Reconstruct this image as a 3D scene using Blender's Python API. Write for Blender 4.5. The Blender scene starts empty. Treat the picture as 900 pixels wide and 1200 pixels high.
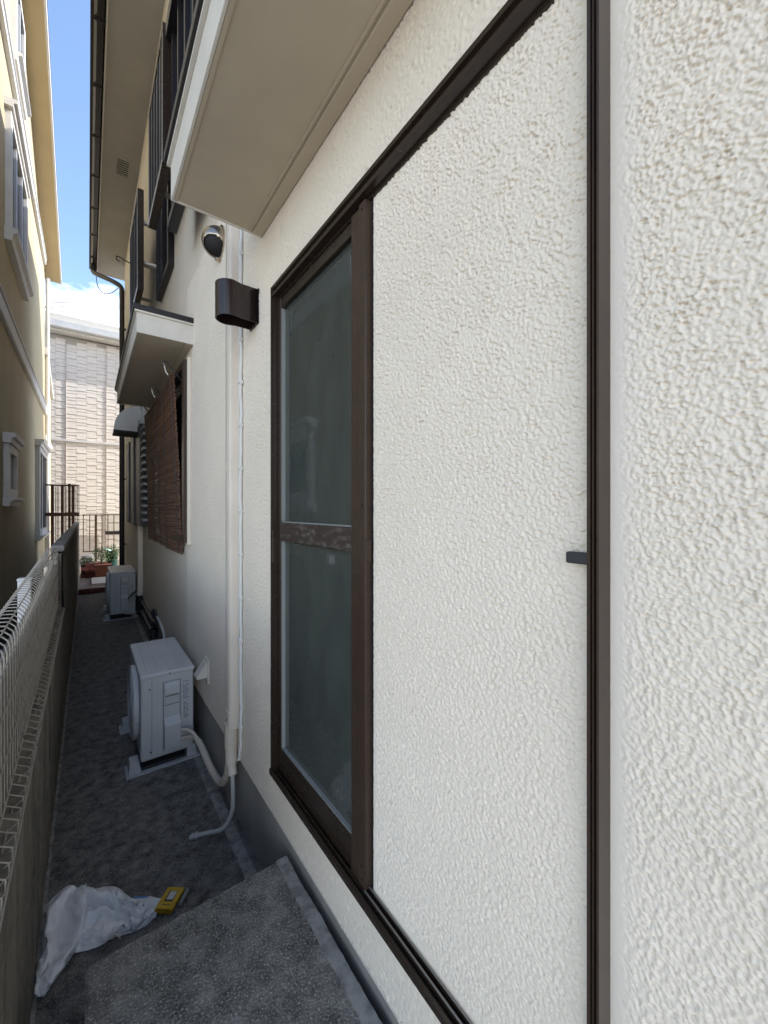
import bpy, bmesh, math, random
import numpy as np
from mathutils import Vector, Matrix
R = math.radians
random.seed(7)
scene = bpy.context.scene
col = scene.collection

# ------------------------------------------------------------------ camera
H = 1.61
cam_d = bpy.data.cameras.new('camera')
cam = bpy.data.objects.new('camera', cam_d); col.objects.link(cam)
cam.location = (0, 0, H)
cam.rotation_euler = (R(90), 0, -R(36.73))
cam_d.sensor_fit = 'VERTICAL'; cam_d.sensor_height = 36.0
cam_d.lens = 36.0 * 465.0 / 1200.0
cam_d.shift_y = -3.0 / 1200.0
cam_d.clip_start = 0.02; cam_d.clip_end = 2000
scene.camera = cam

# ------------------------------------------------------------------ sky and sun
SUN_EL, SUN_AZ = 36.0, 102.0        # azimuth from +Y towards +X
SKY, SUN = 0.12, 2.0
w = bpy.data.worlds.new('World'); scene.world = w; w.use_nodes = True
nt = w.node_tree; nt.nodes.clear()
N = nt.nodes.new; L = nt.links.new
wo = N('ShaderNodeOutputWorld'); bg = N('ShaderNodeBackground'); bg.inputs[1].default_value = SKY
sky = N('ShaderNodeTexSky'); sky.sky_type = 'NISHITA'; sky.sun_disc = False
sky.sun_elevation = R(SUN_EL); sky.sun_rotation = R(SUN_AZ)
sky.air_density = 1.0; sky.dust_density = 0.6; sky.ozone_density = 1.5
tc = N('ShaderNodeTexCoord')
mp = N('ShaderNodeMapping'); mp.inputs['Scale'].default_value = (1, 1, 2.2); mp.inputs['Location'].default_value = (1.45, 0.3, 0.6)
n1 = N('ShaderNodeTexNoise'); n1.inputs['Scale'].default_value = 3.1; n1.inputs['Detail'].default_value = 9; n1.inputs['Roughness'].default_value = 0.58
cr = N('ShaderNodeValToRGB'); cr.color_ramp.elements[0].position = 0.50; cr.color_ramp.elements[1].position = 0.66
sx_ = N('ShaderNodeSeparateXYZ'); L(tc.outputs['Generated'], sx_.inputs[0])
mz = N('ShaderNodeMapRange'); mz.inputs[1].default_value = .40; mz.inputs[2].default_value = .56; mz.inputs[3].default_value = .065; mz.inputs[4].default_value = -.20
L(sx_.outputs[2], mz.inputs[0]); ad = N('ShaderNodeMath'); ad.operation = 'ADD'
L(tc.outputs['Generated'], mp.inputs[0]); L(mp.outputs[0], n1.inputs['Vector']); L(n1.outputs[0], ad.inputs[0]); L(mz.outputs[0], ad.inputs[1]); L(ad.outputs[0], cr.inputs[0])
mx = N('ShaderNodeMix'); mx.data_type = 'RGBA'
L(cr.outputs[0], mx.inputs[0]); L(sky.outputs[0], mx.inputs[6]); mx.inputs[7].default_value = (9.0, 9.1, 9.4, 1)
L(mx.outputs[2], bg.inputs[0]); L(bg.outputs[0], wo.inputs[0])
sl = bpy.data.lights.new('sun', 'SUN'); so = bpy.data.objects.new('sun', sl); col.objects.link(so)
sl.energy = SUN; sl.angle = R(0.5); sl.color = (1, .95, .87)
sd = Vector((math.sin(R(SUN_AZ)) * math.cos(R(SUN_EL)), math.cos(R(SUN_AZ)) * math.cos(R(SUN_EL)), math.sin(R(SUN_EL))))
so.rotation_euler = sd.to_track_quat('Z', 'Y').to_euler(); so.location = sd * 40
vs = scene.view_settings
vs.view_transform = 'Standard'; vs.look = 'None'; vs.gamma = 1.0; vs.exposure = 1.72
try: vs.use_curve_mapping = False
except Exception: pass

# ------------------------------------------------------------------ materials
M = {}
def mat(name, c, rough=.6, c2=None, nscale=8, ndet=5, mixr=(.35, .65), bump=0, bscale=60, bdist=.002, metal=0, spec=.5,
        stretch=None, c3=None, n3=120, r3=(.62, .7), bdet=4, rvar=0):
    m = bpy.data.materials.new(name); m.use_nodes = True
    t = m.node_tree; b = t.nodes['Principled BSDF']; N = t.nodes.new; L = t.links.new
    b.inputs['Roughness'].default_value = rough; b.inputs['Metallic'].default_value = metal
    b.inputs['Specular IOR Level'].default_value = spec
    g = N('ShaderNodeNewGeometry'); vec = g.outputs['Position']
    if stretch:
        q = N('ShaderNodeMapping'); q.inputs['Scale'].default_value = stretch; L(vec, q.inputs[0]); sv = q.outputs[0]
    else: sv = vec
    cc = None
    if c2:
        n = N('ShaderNodeTexNoise'); n.inputs['Scale'].default_value = nscale; n.inputs['Detail'].default_value = ndet
        n.inputs['Roughness'].default_value = .6 if ndet < 10 else .72
        r = N('ShaderNodeValToRGB'); r.color_ramp.elements[0].position = mixr[0]; r.color_ramp.elements[1].position = mixr[1]
        r.color_ramp.elements[0].color = (*c, 1); r.color_ramp.elements[1].color = (*c2, 1)
        L(sv, n.inputs['Vector']); L(n.outputs[0], r.inputs[0]); cc = r.outputs[0]
        if rvar:
            mr = N('ShaderNodeMapRange'); mr.inputs[1].default_value = .3; mr.inputs[2].default_value = .7
            mr.inputs[3].default_value = rough - rvar; mr.inputs[4].default_value = rough + rvar
            L(n.outputs[0], mr.inputs[0]); L(mr.outputs[0], b.inputs['Roughness'])
    if c3:
        n = N('ShaderNodeTexNoise'); n.inputs['Scale'].default_value = n3; n.inputs['Detail'].default_value = 3
        r = N('ShaderNodeValToRGB'); r.color_ramp.elements[0].position = r3[0]; r.color_ramp.elements[1].position = r3[1]
        L(vec, n.inputs['Vector']); L(n.outputs[0], r.inputs[0])
        x = N('ShaderNodeMix'); x.data_type = 'RGBA'; L(r.outputs[0], x.inputs[0])
        if cc: L(cc, x.inputs[6])
        else: x.inputs[6].default_value = (*c, 1)
        x.inputs[7].default_value = (*c3, 1); cc = x.outputs[2]
    if cc: L(cc, b.inputs['Base Color'])
    else: b.inputs['Base Color'].default_value = (*c, 1)
    if bump:
        n = N('ShaderNodeTexNoise'); n.inputs['Scale'].default_value = bscale; n.inputs['Detail'].default_value = bdet
        bp = N('ShaderNodeBump'); bp.inputs['Strength'].default_value = bump; bp.inputs['Distance'].default_value = bdist
        L(sv, n.inputs['Vector']); L(n.outputs[0], bp.inputs['Height']); L(bp.outputs[0], b.inputs['Normal'])
    M[name] = m; return m

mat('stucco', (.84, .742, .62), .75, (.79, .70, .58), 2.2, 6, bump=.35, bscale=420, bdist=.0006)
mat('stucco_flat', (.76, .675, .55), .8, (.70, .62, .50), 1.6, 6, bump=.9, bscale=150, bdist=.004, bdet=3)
mat('caulk', (.74, .66, .55), .6)
mat('foundation', (.24, .225, .205), .85, (.33, .31, .28), 5, 6, bump=.4, bscale=90, bdist=.001, stretch=(1, 1, .35))
mat('mortar', (.34, .325, .295), .95, (.19, .18, .165), 22, 7, mixr=(.42, .62), bump=.6, bscale=120, bdist=.002)
mat('bronze', (.032, .021, .015), .24, (.026, .017, .012), 30, 3, metal=.0, spec=.4, rvar=.05)
mat('bronze_light', (.055, .034, .023), .30, (.045, .028, .019), 30, 3, spec=.3)
mat('bronze_dusty', (.04, .027, .022), .5, (.17, .145, .135), 45, 7, mixr=(.5, .75), stretch=(1, .6, 1.6))
mat('backing_grey', (.28, .255, .225), .8, (.21, .19, .165), 9, 6, stretch=(1, 1, .3))
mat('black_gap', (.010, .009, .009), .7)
mat('rail_steel', (.26, .25, .24), .35, metal=.7)
mat('gasket', (.25, .26, .25), .6)
mat('dark_bronze', (.016, .013, .014), .4, (.012, .010, .011), 12, 3)
mat('dark_panel', (.045, .045, .052), .45, (.035, .034, .038), 9, 3)
mat('vent_brown', (.022, .013, .013), .25)
mat('soffit', (.42, .40, .35), .8, (.38, .36, .315), 3, 5, bump=.2, bscale=300, bdist=.0006)
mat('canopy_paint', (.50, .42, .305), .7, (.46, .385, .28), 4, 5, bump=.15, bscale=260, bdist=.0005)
mat('trim_white', (.68, .635, .56), .55, (.62, .58, .51), 7, 4)
mat('duct', (.72, .635, .53), .45, (.66, .58, .485), 5, 4)
mat('steel', (.56, .48, .38), .24, (.44, .37, .29), 16, 5, metal=.9)
mat('ac_body', (.56, .57, .57), .45, (.51, .52, .52), 4, 5)
mat('ac_dark', (.03, .03, .032), .6)
mat('ac_line', (.25, .255, .26), .5)
mat('ac_foot', (.50, .51, .52), .6, (.42, .43, .44), 30, 4)
mat('print_blue', (.10, .16, .32), .6); mat('print_dark', (.06, .06, .07), .6)
mat('tape_wrap', (.66, .59, .49), .75, (.58, .51, .42), 60, 4, bump=.4, bscale=60, bdist=.004, stretch=(1, 1, 3))
mat('hose', (.46, .45, .42), .6)
mat('black_pipe', (.03, .033, .038), .5)
mat('concrete_dark', (.042, .039, .036), .85, (.30, .282, .255), 15, 13, mixr=(.36, .74), bump=1, bscale=130, bdist=.008, c3=(.40, .38, .35), n3=190, r3=(.56, .72))
mat('step_concrete', (.050, .047, .041), .85, (.34, .318, .28), 14, 13, mixr=(.36, .76), bump=1, bscale=140, bdist=.008, c3=(.50, .47, .42), n3=170, r3=(.52, .78))
mat('block_dark', (.25, .22, .175), .9, (.10, .088, .07), 7, 8, mixr=(.35, .65), bump=.7, bscale=60, bdist=.004, stretch=(1, 1, .25), c3=(.32, .275, .21), n3=30, r3=(.58, .8))
mat('block_cap', (.36, .345, .32), .9, (.24, .23, .21), 9, 6, bump=.4, bscale=90, bdist=.002)
mat('mesh_paint', (.38, .34, .285), .55, (.24, .20, .155), 22, 5, mixr=(.5, .75))
mat('yellow_wall', (.55, .48, .325), .85, (.50, .435, .29), 2, 6, bump=.5, bscale=240, bdist=.002)
mat('yellow_soffit', (.56, .44, .26), .85, (.52, .405, .24), 3, 5, bump=.3, bscale=200, bdist=.001)
mat('white_trim', (.74, .73, .72), .5, (.66, .65, .64), 6, 4)
mat('grey_frame', (.50, .51, .53), .4)
mat('dark_foundation', (.02, .035, .033), .7)
mat('roof_tile', (.06, .05, .05), .7)
mat('siding', (.82, .755, .69), .8, (.73, .665, .60), 7, 6, bump=.5, bscale=80, bdist=.004, stretch=(.5, 1, 3))
mat('siding_back', (.5, .46, .43), .9)
mat('brown_wood', (.10, .048, .026), .65, (.075, .035, .02), 14, 5)
mat('brick_red', (.16, .045, .035), .9, (.11, .03, .025), 18, 5, bump=.5, bscale=100, bdist=.003)
mat('terracotta', (.20, .065, .04), .8, (.16, .05, .03), 15, 4)
mat('gravel', (.16, .12, .10), .9, (.34, .28, .24), 60, 3, bump=1, bscale=60, bdist=.02)
mat('paver', (.52, .47, .41), .85, (.46, .41, .36), 10, 4)
mat('leaf', (.06, .115, .03), .6, (.11, .16, .05), 30, 2)
mat('leaf_dark', (.025, .055, .02), .6, (.05, .09, .03), 30, 2)
mat('green_plastic', (.01, .06, .05), .4)
mat('cyan_plastic', (.45, .75, .75), .35)
mat('bamboo', (.20, .105, .06), .7, (.085, .045, .03), 35, 5, mixr=(.3, .7), stretch=(1, .7, 6))
mat('bamboo_light', (.33, .17, .10), .7, (.10, .05, .03), 35, 5, stretch=(1, .7, 6))
mat('plastic_white', (.90, .89, .88), .38, (.86, .85, .84), 22, 4)
mat('stripe_blue', (.10, .25, .62), .5)
mat('tool_yellow', (.62, .38, .012), .45, (.50, .30, .01), 40, 4)
mat('label_white', (.6, .58, .52), .6)
mat('ground', (.46, .44, .41), .9, (.54, .515, .48), 1.5, 7, bump=.4, bscale=60, bdist=.003)
mat('cord', (.05, .05, .05), .6)
mat('string', (.7, .69, .66), .7)
mat('interior', (.05, .055, .05), .9)
# textured glass: a dark room behind rough patterned glass
def glass(name, c, rough, dirt):
    m = bpy.data.materials.new(name); m.use_nodes = True; t = m.node_tree; b = t.nodes['Principled BSDF']; N = t.nodes.new; L = t.links.new
    g = N('ShaderNodeNewGeometry'); q = N('ShaderNodeMapping'); q.inputs['Scale'].default_value = (1, 2.2, 1)
    n = N('ShaderNodeTexNoise'); n.inputs['Scale'].default_value = 5; n.inputs['Detail'].default_value = 7
    r = N('ShaderNodeValToRGB'); r.color_ramp.elements[0].position = .3; r.color_ramp.elements[1].position = .8
    r.color_ramp.elements[0].color = (*c, 1); r.color_ramp.elements[1].color = (*dirt, 1)
    L(g.outputs['Position'], q.inputs[0]); L(q.outputs[0], n.inputs['Vector']); L(n.outputs[0], r.inputs[0]); L(r.outputs[0], b.inputs['Base Color'])
    b.inputs['Roughness'].default_value = rough; b.inputs['Specular IOR Level'].default_value = .9
    n2 = N('ShaderNodeTexNoise'); n2.inputs['Scale'].default_value = 14; bp = N('ShaderNodeBump'); bp.inputs['Strength'].default_value = .05; bp.inputs['Distance'].default_value = .004
    L(g.outputs['Position'], n2.inputs['Vector']); L(n2.outputs[0], bp.inputs['Height']); L(bp.outputs[0], b.inputs['Normal'])
    M[name] = m
glass('pane_green', (.050, .058, .052), .04, (.070, .080, .071))
glass('pane_dark', (.012, .014, .018), .06, (.02, .02, .025))

# ------------------------------------------------------------------ helpers
class MB:
    """collects shapes in world coordinates; build() links them as ONE mesh object"""
    def __init__(s): s.v = []; s.f = []; s.smooth = []
    def add(s, vs, fs, sm=False):
        o = len(s.v); s.v += [tuple(p) for p in vs]; s.f += [tuple(i + o for i in f) for f in fs]; s.smooth += [sm] * len(fs); return s
    def box(s, x0, x1, y0, y1, z0, z1, bev=0):
        if bev <= 0:
            vs = [(x, y, z) for z in (z0, z1) for y in (y0, y1) for x in (x0, x1)]
            return s.add(vs, [(0, 2, 3, 1), (4, 5, 7, 6), (0, 1, 5, 4), (2, 6, 7, 3), (0, 4, 6, 2), (1, 3, 7, 5)])
        bm = bmesh.new(); bmesh.ops.create_cube(bm, size=1)
        for v in bm.verts: v.co = Vector(((x0 + x1) / 2 + v.co.x * (x1 - x0), (y0 + y1) / 2 + v.co.y * (y1 - y0), (z0 + z1) / 2 + v.co.z * (z1 - z0)))
        bmesh.ops.bevel(bm, geom=bm.edges[:], offset=min(bev, .45 * min(x1 - x0, y1 - y0, z1 - z0)), segments=2, affect='EDGES', profile=.5)
        bm.verts.index_update()
        s.add([v.co[:] for v in bm.verts], [[v.index for v in f.verts] for f in bm.faces]); bm.free(); return s
    def tube(s, pts, r, n=8, cap=True, sm=True):
        pts = [Vector(p) for p in pts]; rs = r if isinstance(r, (list, tuple)) else [r] * len(pts)
        vs = []; up = None
        for i, p in enumerate(pts):
            d = (pts[min(i + 1, len(pts) - 1)] - pts[max(i - 1, 0)]).normalized()
            if up is None: up = d.orthogonal().normalized()
            a = (up - d * up.dot(d)); a = a.normalized() if a.length > 1e-6 else d.orthogonal().normalized()
            up = a; b = d.cross(a)
            vs += [p + (a * math.cos(2 * math.pi * k / n) + b * math.sin(2 * math.pi * k / n)) * rs[i] for k in range(n)]
        fs = [(i * n + k, i * n + (k + 1) % n, (i + 1) * n + (k + 1) % n, (i + 1) * n + k) for i in range(len(pts) - 1) for k in range(n)]
        s.add(vs, fs, sm)
        if cap: s.add(vs[:n], [tuple(range(n))[::-1]]); s.add(vs[-n:], [tuple(range(n))])
        return s
    def prism(s, poly, axis, a0, a1, sm=False):
        """poly: 2D points in the plane normal to axis ('x': (y,z), 'y': (x,z), 'z': (x,y))"""
        def P(p, a): return (a, p[0], p[1]) if axis == 'x' else (p[0], a, p[1]) if axis == 'y' else (p[0], p[1], a)
        n = len(poly); vs = [P(p, a0) for p in poly] + [P(p, a1) for p in poly]
        s.add(vs, [tuple(range(n))[::-1], tuple(range(n, 2 * n))])
        s.add(vs, [(k, (k + 1) % n, n + (k + 1) % n, n + k) for k in range(n)], sm); return s
    def build(s, name, m, parent=None, kind=None, fix=True):
        me = bpy.data.meshes.new(name)
        o0 = wloc(parent)
        me.from_pydata([(v[0] - o0[0], v[1] - o0[1], v[2] - o0[2]) for v in s.v], [], s.f); me.update()
        me.polygons.foreach_set('use_smooth', s.smooth)
        if fix:
            bm = bmesh.new(); bm.from_mesh(me); bmesh.ops.recalc_face_normals(bm, faces=bm.faces[:]); bm.to_mesh(me); bm.free()
        me.materials.append(M[m] if isinstance(m, str) else m)
        o = bpy.data.objects.new(name, me); col.objects.link(o)
        if parent: o.parent = parent
        if kind: o['kind'] = kind
        return o
def wloc(o):
    p = Vector((0, 0, 0))
    while o is not None: p += o.location; o = o.parent
    return p
def thing(name, label, cat, loc, group=None):
    o = bpy.data.objects.new(name, None); col.objects.link(o); o.location = loc; o.empty_display_size = .1
    return tag(o, label, cat, group)
def tag(o, label, cat, group=None):
    o['label'] = label; o['category'] = cat
    if group: o['group'] = group
    return o
def box(name, m, parent, *a, bev=0): return MB().box(*a, bev=bev).build(name, m, parent)
def share(o, parent, loc, name=None):
    c = o.copy(); col.objects.link(c); c.parent = parent; c.location = loc; return c

def smooth(p, n=5):
    p = [Vector(q) for q in p]; out = []
    for i in range(len(p) - 1):
        a, b, c, d = p[max(i - 1, 0)], p[i], p[i + 1], p[min(i + 2, len(p) - 1)]
        for k in range(n):
            t = k / n; out.append(.5 * ((2 * b) + (c - a) * t + (2 * a - 5 * b + 4 * c - d) * t * t + (3 * b - a - 3 * c + d) * t ** 3))
    return out + [p[-1]]
# stucco relief: band-passed noise, flattened lumps
def band(shape, res, lam, width, seed):
    rng = np.random.default_rng(seed); n = rng.standard_normal(shape)
    fy = np.fft.fftfreq(shape[0], res)[:, None]; fx = np.fft.fftfreq(shape[1], res)[None, :]
    k = np.sqrt(fx ** 2 + fy ** 2) * lam
    out = np.fft.ifft2(np.fft.fft2(n) * np.exp(-((k - 1) / width) ** 2)).real
    return out / out.std()
def stucco(mb_list, X, y0, y1, z0, z1, res, amp, seed, fade=None):
    ny = int((y1 - y0) / res) + 1; nz = int((z1 - z0) / res) + 1
    rng = np.random.default_rng(seed); n = rng.standard_normal((nz, ny))
    k = np.sqrt(np.fft.fftfreq(ny, res)[None, :] ** 2 + np.fft.fftfreq(nz, res)[:, None] ** 2) + 1e-6
    flt = np.exp(-(k * .0031) ** 2) / (1 + (k * .009) ** 1.5) * (1 - np.exp(-(k * .024) ** 2))
    a = np.fft.ifft2(np.fft.fft2(n) * flt).real; a /= a.std()
    c = band((nz, ny), res, .08, .6, seed + 2)
    lump = -np.log1p(np.exp(-1.5 * (a + .3))) * .55 + .50 * a
    big = band((nz, ny), res, .30, .7, seed + 5); h = amp * np.clip(1 + .15 * c + .08 * big, .75, 1.4) * (lump - lump.mean())
    yy = np.linspace(y0, y1, ny); zz = np.linspace(z0, z1, nz)
    if fade: h = h * fade(yy[None, :], zz[:, None])
    v = np.empty((nz, ny, 3)); v[..., 0] = X - h; v[..., 1] = yy[None, :]; v[..., 2] = zz[:, None] - .5 * (h - h.min()) * (h > -9)
    idx = np.arange(nz * ny).reshape(nz, ny)
    q = np.stack([idx[:-1, :-1], idx[1:, :-1], idx[1:, 1:], idx[:-1, 1:]], -1).reshape(-1, 4)
    mb_list.append((v.reshape(-1, 3), q))
def grids(name, m, parent, lst):
    off = 0; V = []; Q = []
    for v, q in lst: V.append(v); Q.append(q + off); off += len(v)
    V = np.concatenate(V) - np.array(wloc(parent)[:]); Q = np.concatenate(Q)
    me = bpy.data.meshes.new(name); me.vertices.add(len(V)); me.vertices.foreach_set('co', V.ravel().astype(np.float32))
    me.loops.add(Q.size); me.loops.foreach_set('vertex_index', Q.ravel().astype(np.int32))
    me.polygons.add(len(Q)); me.polygons.foreach_set('loop_start', np.arange(0, Q.size, 4, dtype=np.int32))
    me.update(calc_edges=True); me.polygons.foreach_set('use_smooth', np.ones(len(Q), bool))
    me.materials.append(M[m]); o = bpy.data.objects.new(name, me); col.objects.link(o); o.parent = parent; return o

# ------------------------------------------------------------------ ground
o = MB().box(-300, 300, -300, 300, -.3, -.03).build('ground', 'ground'); o['kind'] = 'structure'
def sheet(name, m, x0, x1, y0, y1, z, res=.03, amp=.002, seed=3):
    nx = max(2, int((x1 - x0) / res)); ny = max(2, int((y1 - y0) / res)); rng = np.random.default_rng(seed)
    mb = MB(); vs = [(x0 + (x1 - x0) * i / nx, y0 + (y1 - y0) * j / ny, z + amp * rng.standard_normal()) for j in range(ny + 1) for i in range(nx + 1)]
    fs = [(j * (nx + 1) + i, j * (nx + 1) + i + 1, (j + 1) * (nx + 1) + i + 1, (j + 1) * (nx + 1) + i) for j in range(ny) for i in range(nx)]
    mb.add(vs, fs, True); o = mb.build(name, m); o['kind'] = 'structure'; return o
sheet('path', 'concrete_dark', -.16, .64, -.5, 9.42, 0)
sheet('gravel_bed', 'gravel', -.16, 2.5, 9.5, 14.9, .03, .05, .012)

# ------------------------------------------------------------------ cream house on the right
W = .61
house = thing('cream_house', 'cream stucco house with brown door frame filling the right side', 'house', (2, 4, 0))
lst = []
fr = lambda y, z: np.clip((.256 - y) / .035, 0.05, 1)
stucco(lst, W, -.30, .268, .35, 2.75, 0.0017, .00150, 11, fr)
grids('wall', 'stucco', house, lst)
lst = []
stucco(lst, W, .248, 1.72, 2.45, 2.86, .004, .0014, 21)
stucco(lst, W, .248, 1.50, .362, .60, .004, .0014, 31)
stucco(lst, W, 1.49, 3.34, .362, 3.30, .005, .0017, 41)
grids('wall', 'stucco', house, lst)
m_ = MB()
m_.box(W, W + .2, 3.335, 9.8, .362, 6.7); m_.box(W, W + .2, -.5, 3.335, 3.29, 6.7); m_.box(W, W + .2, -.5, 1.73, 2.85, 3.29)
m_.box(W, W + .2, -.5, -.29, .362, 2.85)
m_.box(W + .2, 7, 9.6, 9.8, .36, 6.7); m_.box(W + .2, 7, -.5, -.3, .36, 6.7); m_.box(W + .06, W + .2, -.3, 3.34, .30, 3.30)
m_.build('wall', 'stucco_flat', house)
mf = MB(); mf.box(W + .014, W + .2, -.48, 9.78, -.03, .372); mf.build('foundation', 'foundation', house)
# drip edge of the stucco above the foundation
MB().box(W - .001, W + .02, -.49, 9.79, .356, .3635).build('drip_edge', 'trim_white', house)
# roof, soffit, fascia, gutter
MB().box(.165, W + .1, -.9, 10.42, 6.64, 6.70).build('soffit', 'soffit', house)
rf = MB().prism([(.02, 6.80), (4.2, 8.7), (8.4, 6.8), (8.4, 6.7), (.02, 6.7)], 'y', -1.0, 10.46).build('roof', 'roof_tile', house)
MB().box(.150, .164, -.9, 10.44, 6.625, 6.80).build('fascia', 'trim_white', house)
g = MB(); pr = [(.145, 6.77), (.145, 6.66), (.13, 6.635), (.075, 6.635), (.05, 6.66), (.045, 6.77)]
g.prism(pr, 'y', -.9, 10.35)
gu = g.build('gutter', 'dark_bronze', house)
for k in range(12):
    y = 1 + k * .8
    box('gutter_bracket', 'dark_bronze', gu, .035, .15, y, y + .03, 6.628, 6.648)
box('gutter_outlet', 'dark_bronze', gu, .04, .15, 10.05, 10.2, 6.52, 6.64, bev=.012)
# soffit vent
sv = MB(); sx0, sx1, sy0, sy1 = .32, .50, 6.78, 7.18
sv.box(sx0, sx1, sy0, sy0 + .035, 6.625, 6.641); sv.box(sx0, sx1, sy1 - .035, sy1, 6.625, 6.641)
sv.box(sx0, sx0 + .02, sy0 + .035, sy1 - .035, 6.625, 6.641); sv.box(sx1 - .02, sx1, sy0 + .035, sy1 - .035, 6.625, 6.641)
sv = sv.build('soffit_vent', 'soffit', house)
MB().box(sx0 + .02, sx1 - .02, sy0 + .035, sy1 - .035, 6.634, 6.6395).build('vent_backing', 'black_gap', sv)
for k in range(7):
    y = sy0 + .06 + k * .045
    box('louvre', 'soffit', sv, sx0 + .02, sx1 - .02, y, y + .018, 6.627, 6.6335)

# ------- window boxes (shallow balconies) on the upper floor
def window_box(y0, y1, xo, zb, label):
    b = bpy.data.objects.new('window_box', None); col.objects.link(b); b.parent = house; b.location = Vector((xo, (y0 + y1) / 2, zb)) - wloc(house)
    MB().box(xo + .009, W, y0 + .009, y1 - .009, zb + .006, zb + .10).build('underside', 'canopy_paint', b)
    f = MB(); f.box(xo, xo + .009, y0, y1, zb, zb + .135, bev=.002); f.box(xo + .009, W, y0, y0 + .009, zb, zb + .135, bev=.002); f.box(xo + .009, W, y1 - .009, y1, zb, zb + .135, bev=.002)
    f.build('fascia', 'trim_white', b)
    f = MB(); f.box(xo + .0095, xo + .022, y0 + .0095, y1 - .0095, zb + .001, zb + .012, bev=.002); f.box(W - .045, W - .002, y0 + .0095, y1 - .0095, zb - .002, zb + .012, bev=.004); f.box(W - .060, W - .052, y0 + .0095, y1 - .0095, zb + .001, zb + .012, bev=.002)
    f.build('edge_bead', 'canopy_paint', b)
    t = MB(); t.box(xo - .012, W, y0 - .012, y1 + .012, zb + .1355, zb + .148); t.build('flashing', 'trim_white', b)
    r = MB(); r.box(xo - .022, xo + .03, y0 - .02, y1 + .02, zb + .149, zb + .185, bev=.004); r.box(xo + .03, W, y0 - .02, y0 + .03, zb + .149, zb + .185, bev=.004)
    r.box(xo + .03, W, y1 - .03, y1 + .02, zb + .149, zb + .185, bev=.004)
    r.build('rim', 'dark_bronze', b)
    return b
window_box(-.3, 1.71, .255, 2.795, '')
window_box(3.12, 5.38, .262, 2.80, '')

# ------- upper shutters
def shutter_unit(y0, y1, z0, z1, x0, x1, name):
    b = bpy.data.objects.new(name, None); col.objects.link(b); b.parent = house; b.location = Vector((x1, y0, z0)) - wloc(house)
    MB().box(x0 + .008, x1, y0 + .006, y1 - .006, z0 + .006, z1 - .006).build('panel', 'dark_panel', b)
    f = MB(); f.box(x0, x1 + .01, y0, y0 + .05, z0, z1, bev=.004); f.box(x0, x1 + .01, y1 - .05, y1, z0, z1, bev=.004)
    f.box(x0, x1 + .01, y0 + .05, y1 - .05, z0, z0 + .05); f.box(x0, x1 + .01, y0 + .05, y1 - .05, z1 - .05, z1); f.build('frame', 'bronze', b)
    n = 5
    for k in range(n):
        y = y0 + .1 + (y1 - y0 - .2) * k / (n - 1)
        box('rib', 'dark_bronze', b, x0 - .002, x0 + .01, y - .008, y + .008, z0 + .05, z1 - .05)
    for z in (z0 + .3, z1 - .3):
        for y in (y0 + .06, y1 - .06): box('bracket', 'trim_white', b, x1 + .01, W, y - .02, y + .02, z - .012, z + .012)
    return b
shutter_unit(3.05, 3.85, 3.97, 4.92, .405, .455, 'shutter')
shutter_unit(4.68, 5.62, 3.84, 4.85, .40, .445, 'shutter')
def upper_window(y0, y1, z0, z1):
    b = bpy.data.objects.new('upper_window', None); col.objects.link(b); b.parent = house; b.location = Vector((W, y0, z0)) - wloc(house)
    f = MB(); x = W - .05
    f.box(x, W - .001, y0, y0 + .05, z0, z1); f.box(x, W - .001, y1 - .05, y1, z0, z1); f.box(x, W - .001, y0 + .05, y1 - .05, z0, z0 + .05); f.box(x, W - .001, y0 + .05, y1 - .05, z1 - .05, z1)
    f.box(x, W - .001, (y0 + y1) / 2 - .03, (y0 + y1) / 2 + .03, z0 + .05, z1 - .05); f.build('frame', 'dark_bronze', b)
    MB().box(W - .03, W - .002, y0 + .05, (y0 + y1) / 2 - .03, z0 + .05, z1 - .05).build('pane', 'pane_dark', b)
    MB().box(W - .03, W - .002, (y0 + y1) / 2 + .03, y1 - .05, z0 + .05, z1 - .05).build('pane', 'pane_dark', b)
upper_window(1.2, 2.98, 4.0, 5.4)
upper_window(3.9, 4.66, 3.75, 5.0)
# dark railing slab over the near window box
rl = bpy.data.objects.new('window_railing', None); col.objects.link(rl); rl.parent = house; rl.location = Vector((.44, 2, 4)) - wloc(house)
MB().box(.42, .50, -.28, 3.04, 4.80, 4.90, bev=.005).build('top_rail', 'dark_bronze', rl)
MB().box(.43, .49, -.28, 3.04, 3.5, 3.56, bev=.005).build('bottom_rail', 'dark_bronze', rl)
MB().box(.478, .484, -.27, 3.03, 3.56, 4.80).build('panel', 'dark_panel', rl)
for k in range(14):
    y = 2.98 - k * .22
    box('baluster', 'dark_bronze', rl, .45, .475, y - .0125, y + .0125, 3.56, 4.80)

# ------- ground floor window with casing (behind the bamboo blind)
wn = bpy.data.objects.new('ground_floor_window', None); col.objects.link(wn); wn.parent = house; wn.location = Vector((W, 4.3, 1.3)) - wloc(house)
c_ = MB(); c_.box(.565, W - .001, 3.22, 3.30, 1.36, 2.72, bev=.004); c_.box(.565, W - .001, 5.35, 5.40, 1.36, 2.72); c_.box(.565, W - .001, 3.30, 5.35, 1.36, 1.41); c_.box(.565, W - .001, 3.30, 5.35, 2.67, 2.72)
c_.build('frame', 'bronze_light', wn)
MB().box(.585, W - .001, 3.185, 3.2195, 1.35, 2.73, bev=.004).build('caulk_strip', 'caulk', wn)
MB().box(.595, W - .001, 3.27, 5.35, 1.41, 2.67).build('pane', 'pane_dark', wn)
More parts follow.
